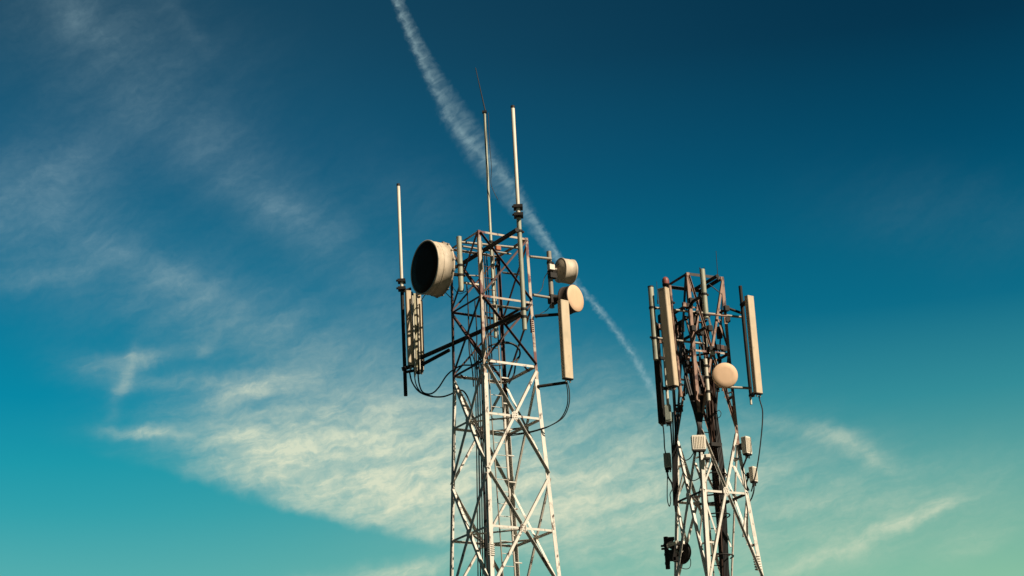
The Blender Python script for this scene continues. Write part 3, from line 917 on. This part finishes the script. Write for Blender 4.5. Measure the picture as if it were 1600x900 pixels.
# shrouded dish seen from behind, low on the far tower
pp = at(1040, 839, 49.95)
dd = drum_dish('dark dish seen from behind, low on the far tower leg', at(1067, 864, 50.45), Vector((.72, .69, 0)), .27, .12, shroud='dark_steel', front='dark_steel', pole=(pp, drop(pp, 889)), pole_r=.055, pole_m='dark_steel')
for (x, y, sx, sz) in ((1047, 842, .20, .07), (1036.5, 853, .12, .03), (1037, 857.5, .11, .03), (1049, 868, .20, .26), (1047, 848, .16, .07), (1052, 858, .09, .16), (1056, 874, .12, .10), (1043, 880, .12, .05), (1060, 850, .08, .06)):
    g = Geo(); g.box(at(x, y, 49.95), Vector((1, 0, 0)), Vector((0, 1, 0)), Z, sx, .12, sz); g.obj('bracket', 'dark_steel', dd)
g = Geo(); g.prism(at(1042, 853, 49.8), at(1059, 847, 49.8), Z, Vector((0, 1, 0)), -.04, .04, -.03, .03); g.obj('bracket', 'pale_tube', dd)
g = Geo(); g.path(smooth_path([at(1074, 866, 50.3), at(1079, 875, 50.3), at(1078, 886, 50.3), at(1072, 889, 50.2), at(1063, 887, 50.1)]), .010, 6)
tag(g.obj('cable', 'cable', None, at(1074, 866, 50.3)), 'thin black wire looping round the dark dish rim', 'cable')

# obstruction light on the corner
P = at(1040.5, 447, 49.9)
ol = thing('obstruction_lamp', 'dull red lamp dome on top of the far tower corner', 'lamp', P)
g = Geo(); g.lathe(P, Z, [(-.14, .05), (0, .05), (0, .085), (.05, .09)], 18); g.obj('base', 'dark_steel', ol)
g = Geo(); g.lathe(P + Z * .05, Z, [(0, .085), (.08, .09), (.13, .08), (.17, .055), (.19, .02)], 20); g.obj('lens', 'red_lens', ol)
for lab, x0, y0, x1, y1, Yw, r_ in (('hair thin black whip on the far tower head, clear against the sky', 1121.5, 433, 1118.8, 392, 49.6, .009),
                                    ('hair thin dark whip between the grey green tube and the red lamp', 1027.8, 470, 1026, 440, 49.2, .008)):
    g = Geo(); p0 = at(x0, y0, Yw); g.tube(p0, at(x1, y1, Yw), r_, 6, r_ * .7); g.lathe(p0 - Z * .08, Z, [(0, r_ * 2.4), (.1, r_ * 2.2)], 8)
    tag(g.obj('whip_antenna', 'cable', None, p0), lab, 'antenna')


def radio_unit(label, c, face, w, h, d, m, tilt=0):
    n = Vector(face).normalized(); e = n.cross(Z).normalized()
    u = (Z * cos(tilt) + e * sin(tilt)).normalized(); e = n.cross(u).normalized()
    root = thing('radio_unit', label, 'radio unit', c - u * h / 2)
    g = Geo()
    r = min(w, d) * .12
    prof = []
    for sx, sy in ((1, 1), (-1, 1), (-1, -1), (1, -1)):
        for k in range(3):
            t = {(1, 1): 0, (-1, 1): pi / 2, (-1, -1): pi, (1, -1): 1.5 * pi}[(sx, sy)] + k * pi / 4
            prof.append((sx * (w / 2 - r) + cos(t) * r, sy * (h / 2 - r) + sin(t) * r))
    g.rings([[c + e * a + u * b + n * t for a, b in prof] for t in (-d / 2, d / 2)], True, False); g.obj('housing', m, root)
    fin = Geo()
    for k in range(7):
        x = -w * .36 + w * .72 * k / 6
        fin.box(c + e * x + n * (d / 2 + .008), e, n, u, .012, .015, h * .82)
    fin.obj('cooling_fins', m, root)
    lid = Geo()
    lid.box(c - u * (h / 2 + .02), e, n, u, w * .9, d * .9, .035); lid.obj('connector_plate', 'dark_steel', root)
    cn = Geo()
    for k in (-.3, 0, .3):
        p = c + e * (w * k) - u * (h / 2 + .035); cn.tube(p, p - u * .07, .017, 8)
    cn.obj('connector', 'dark_steel', root)
    br = Geo(); br.box(c - n * (d / 2 + .06), e, n, u, w * .5, .11, h * .35); br.obj('bracket', 'dark_steel', root)
    return root


radio_unit('square white equipment box on the front leg of the far tower', at(1091.5, 692, 48.9), Vector((.12, -1, 0)), .33, .35, .16, 'box_white')
radio_unit('upper white equipment box on the bright right leg of the far tower', at(1166.5, 696, 49.6), Vector((.75, -.66, 0)), .22, .42, .14, 'box_white')
radio_unit('lower white equipment box under its twin on the far tower right leg', at(1177, 741, 49.7), Vector((.75, -.66, 0)), .18, .36, .12, 'box_white')
radio_unit('grey green equipment box beside the shaded leg of the far tower', at(1043, 720, 49.9), Vector((-.15, -1, 0)), .17, .36, .16, 'box_grey')
radio_unit('dark equipment box under the lower end of the widest panel', at(1044, 646, 49.35), Vector((-.2, -1, 0)), .15, .42, .12, 'box_grey')
radio_unit('small white junction box below the square white box', at(1105, 713, 49.1), Vector((.3, -1, 0)), .13, .09, .1, 'box_white')
g = Geo()

# ------------------------------------------------------------------ cables
def cable(label, pts, r=.016, m='cable', group=None, k=8):
    P = [at(*p) for p in pts]
    P = smooth_path(P, k)
    if pts[-1][1] >= 900:                       # runs on down the tower to the ground
        d = (P[-1] - P[-2]).normalized()
        P += [P[-1] + d * (t * (P[-1].z - .2) / -d.z) for t in (.33, .66, 1)]
    g = Geo(); g.path(P, r, 7)
    return tag(g.obj('cable', m, None, P[0]), label, 'cable', group)


cable('black cable sagging from the slim panels to the near tower leg', [(640, 582, 48.4), (644, 597, 48.4), (655, 612, 48.3), (672, 619, 48.1), (690, 620, 47.9), (704, 616, 47.7), (716, 610, 47.4), (726, 613, 47.2), (735, 632, 47.0), (742, 665, 46.9), (752, 690, 46.9), (757, 760, 46.9), (763, 905, 46.9)], .019)
cable('black cable looping from the slim panels up into the near tower head', [(653, 582, 48.4), (655, 600, 48.4), (661, 613, 48.3), (674, 615, 48.1), (685, 606, 47.9), (697, 588, 47.7), (708, 578, 47.5), (722, 571, 47.3), (738, 570, 47.1), (748, 563, 46.9), (752, 548, 46.8)], .018)
cable('shorter black cable hanging straight under the slim panels', [(647, 580, 48.35), (650, 600, 48.3), (659, 614, 48.2), (676, 619, 48.1)], .014)
cable('black cable swinging from the broad cream panel to the near tower', [(886, 596, 46.6), (889.5, 610, 46.6), (889, 632, 46.6), (880, 652, 46.6), (862, 664, 46.6), (845, 670, 46.7), (825, 675, 46.9), (795, 678, 47.2), (765, 673, 47.0), (752, 690, 46.9), (756, 780, 46.9), (761, 905, 46.9)], .013)
cable('second black cable swinging beneath the broad cream panel', [(884, 596, 46.65), (887, 612, 46.65), (886, 634, 46.65), (876, 654, 46.65), (858, 666, 46.65), (842, 672, 46.75), (822, 677, 46.95), (790, 681, 47.2), (763, 678, 47.0)], .013)
cable('black cable arching around the inside of the near tower', [(752, 556, 46.6), (762, 543, 46.8), (775, 537, 47), (790, 534.5, 47.2), (803, 538, 47.3), (811, 545, 47.3), (812, 556, 47.3), (806, 568, 47.2), (803, 585, 47.1), (795, 600, 47.1)], .020)
cable('black cable arching beside its twin inside the near tower', [(754, 560, 46.7), (765, 547, 46.9), (782, 538, 47.1), (797, 537, 47.3), (808, 543, 47.4), (813, 552, 47.4), (808, 560, 47.3), (797, 567, 47.2), (776, 571, 47.0), (756, 567, 46.8)], .016)
cable('thin black wire looping under the near tower drum dish', [(704, 436, 46.5), (709, 450, 46.4), (717, 459, 46.4), (728, 455, 46.5), (738, 446, 46.7)], .008)
cable('thin black wire drooping off the pole of the two small drum dishes', [(856, 425, 47.4), (850, 436, 47.4), (847, 450, 47.3), (840, 459, 47.2), (832, 459, 47.1)], .010)
cable('thin black wire tied across to the small drum dish pole', [(862, 473, 47.4), (855, 484, 47.2), (845, 490, 47.1), (838, 497, 46.9)], .009)
cable('black wire strung from the drum dish to the slim panels', [(672, 452, 46.4), (664, 461, 47.4), (658, 470, 48.3)], .012)
cable('black wire strung from the drum dish to the red leg', [(694, 455, 46.4), (699, 460, 46.8), (704, 465, 47.3)], .011)
cable('black wire running down inside the red upper cage', [(731, 478, 47.0), (732, 510, 47.0), (735, 540, 47.0), (740, 560, 47.0), (745, 572, 47.0)], .010)
GR = 'cables running down beside the near tower ladder'
for k, (x0, x1) in enumerate(((741, 747), (744, 751), (747.5, 754.5), (751, 758))):
    cable('black feeder cable running down beside the near tower ladder', [(x0, 545 + 5 * k, 46.95), (x0 + 2, 600, 46.95), (.5 * (x0 + x1) + 1, 720, 46.95), (x1, 905, 46.95)], .014 + .004 * (k % 2), group=GR)

cable('black cable hanging in a long curve below the bright cream panel', [(1185.5, 619, 49.4), (1188, 628, 49.4), (1191.5, 642, 49.4), (1191, 665, 49.4), (1188, 695, 49.4), (1185, 718, 49.45), (1181, 740, 49.5), (1178, 752, 49.6), (1174, 768, 49.7)], .016)
cable('black cable dropping from the dark shaded panel to the grey green box', [(1036, 664, 49.7), (1037.5, 680, 49.75), (1038.5, 700, 49.8), (1041, 712, 49.85)], .016)
cable('black cable from the grey green box bottom into the shaded leg', [(1042, 733, 49.9), (1044, 745, 49.9), (1050, 756, 50.0), (1053, 775, 50.1), (1056, 800, 50.2)], .022)
cable('black cable hanging in a narrow loop beside the shaded leg', [(1043, 738, 49.85), (1042.5, 765, 49.85), (1043, 782, 49.85), (1046, 791, 49.85), (1048, 782, 49.9), (1047, 772, 49.95), (1051, 764, 50.0)], .012)
cable('black cable swagged across to the square white box', [(1059, 695, 50.0), (1063, 712, 49.7), (1070, 719, 49.4), (1078, 716, 49.2), (1084, 707, 49.0)], .012)
cable('black cable dipping behind the square white box', [(1066, 735, 49.8), (1074, 747, 49.5), (1083, 751, 49.3), (1092, 747, 49.2), (1097, 738, 49.2)], .012)
cable('black cable looping from the upper right box to the leg', [(1168, 711, 49.6), (1164, 722, 49.65), (1160.5, 732, 49.7), (1163, 741, 49.75), (1169, 745, 49.75), (1166, 756, 49.75), (1170, 766, 49.7)], .022)
cable('black cable leaving the lower right box for the leg', [(1178, 755, 49.65), (1178, 766, 49.65), (1175, 777, 49.7), (1171, 786, 49.75), (1172, 800, 49.75)], .018)
cable('thin black wire ring beside the brown cables', [(1119, 645, 49.3), (1123, 641, 49.3), (1126.5, 645, 49.3), (1125, 651, 49.3), (1119, 654, 49.3)], .009)
cable('black cable wrapped round the bright right leg of the far tower', [(1134, 606, 49.4), (1137, 614, 49.4), (1143, 613, 49.4), (1144, 618, 49.4), (1138, 622, 49.4)], .018)
GB = 'dark cables gathered into the front leg of the far tower'
for k in range(9):
    f = k / 8
    cable('black cable gathered into the front leg of the far tower', [(1070 + 34 * f, 588 + 5 * sin(k * 2.1), 49.35 + .3 * f), (1077 + 25 * f, 615, 49.3 + .25 * f), (1086 + 12 * f, 645, 49.25 + .1 * f), (1091 + 3.5 * f, 666, 49.2), (1093 + 2 * f, 690, 49.25), (1098 + 2 * f, 760, 49.3)], .034, group=GB)
GC = 'brown cables running down the middle of the far tower'
for k in range(7):
    f = k / 6
    cable('brown dusty cable running down the middle of the far tower', [(1094 + 22 * f, 555 + 6 * sin(k * 1.7), 49.75 + .2 * sin(k)), (1101 + 17 * f, 610, 49.8), (1106 + 13 * f, 660, 49.85 + .1 * sin(k * 3)), (1111 + 9 * f, 700, 49.9), (1115 + 8 * f, 760, 49.9), (1121 + 8 * f, 820, 49.9), (1127 + 8 * f, 905, 49.9)], .028 if k % 2 else .022, m='brown_cable' if k in (2, 3, 4, 5) else 'cable', group=GC)
GD = 'black feeders down the lower middle of the far tower'
for k in range(4):
    cable('black feeder cable in the lower middle of the far tower', [(1110 + 2.4 * k, 600 + 9 * k, 49.9), (1118 + 2.2 * k, 680, 49.85), (1125 + 2.2 * k, 735, 49.75), (1127 + 2.2 * k, 780, 49.75), (1130 + 2.2 * k, 850, 49.75), (1132 + 2.2 * k, 905, 49.75)], .019, group=GD)
GE = 'black cables down the shaded leg of the far tower'
for k in range(4):
    cable('black cable running down the shaded leg of the far tower', [(1046 + 5 * k, 640 + 4 * k, 49.9 + .1 * k), (1049 + 3 * k, 680, 49.95), (1051 + 2 * k, 720, 50.0), (1052 + 2.2 * k, 760, 50.05), (1053 + 1.5 * k, 790, 50.1)], .020, group=GE)
GF = 'black cables hanging through the far tower head'
for k, (x0, x1, y0) in enumerate(((1076, 1083, 468), (1079, 1085, 474), (1082, 1089, 470), (1089, 1094, 486), (1066, 1072, 500), (1062, 1069, 520))):
    cable('black cable hanging through the far tower head', [(x0, y0, 49.6), (x0 + 2 + 3 * sin(k * 2.3), y0 + 45, 49.7), (.5 * (x0 + x1) + 2 - 2 * sin(k), 560, 49.6), (x1 + 1, 604 + 3 * k, 49.6)], .022, group=GF)
for (x0, y0, x1, y1, Yw, r_, m_) in ((644.6, 462, 649, 588, 47.85, .019, 'pale_tube'), (652.3, 466, 656.6, 584, 48.1, .017, 'pale_tube'), (659.3, 470, 662.6, 572, 48.5, .016, 'dark_steel')):
    g = Geo(); g.tube(at(x1, y1, Yw), at(x0, y0, Yw), r_, 10); g.obj('spacer_rod', m_, T1.root)
GH = 'dark cables hanging through the near tower head'
for k, (x0, x1, y0, Yw) in enumerate(((757, 766, 400, 46.9), (760, 769, 395, 47.0), (742, 749, 470, 47.2), (729, 738, 440, 47.3))):
    cable('dark cable hanging through the near tower head', [(x0, y0, Yw), (x0 + 3, y0 + 50, Yw), (.5 * (x0 + x1) + 1.5 * sin(k * 2.0), y0 + 105, Yw), (x1, 565 + 4 * k, Yw), (x1 + 2, 592 + 4 * k, Yw)], .016, group=GH)
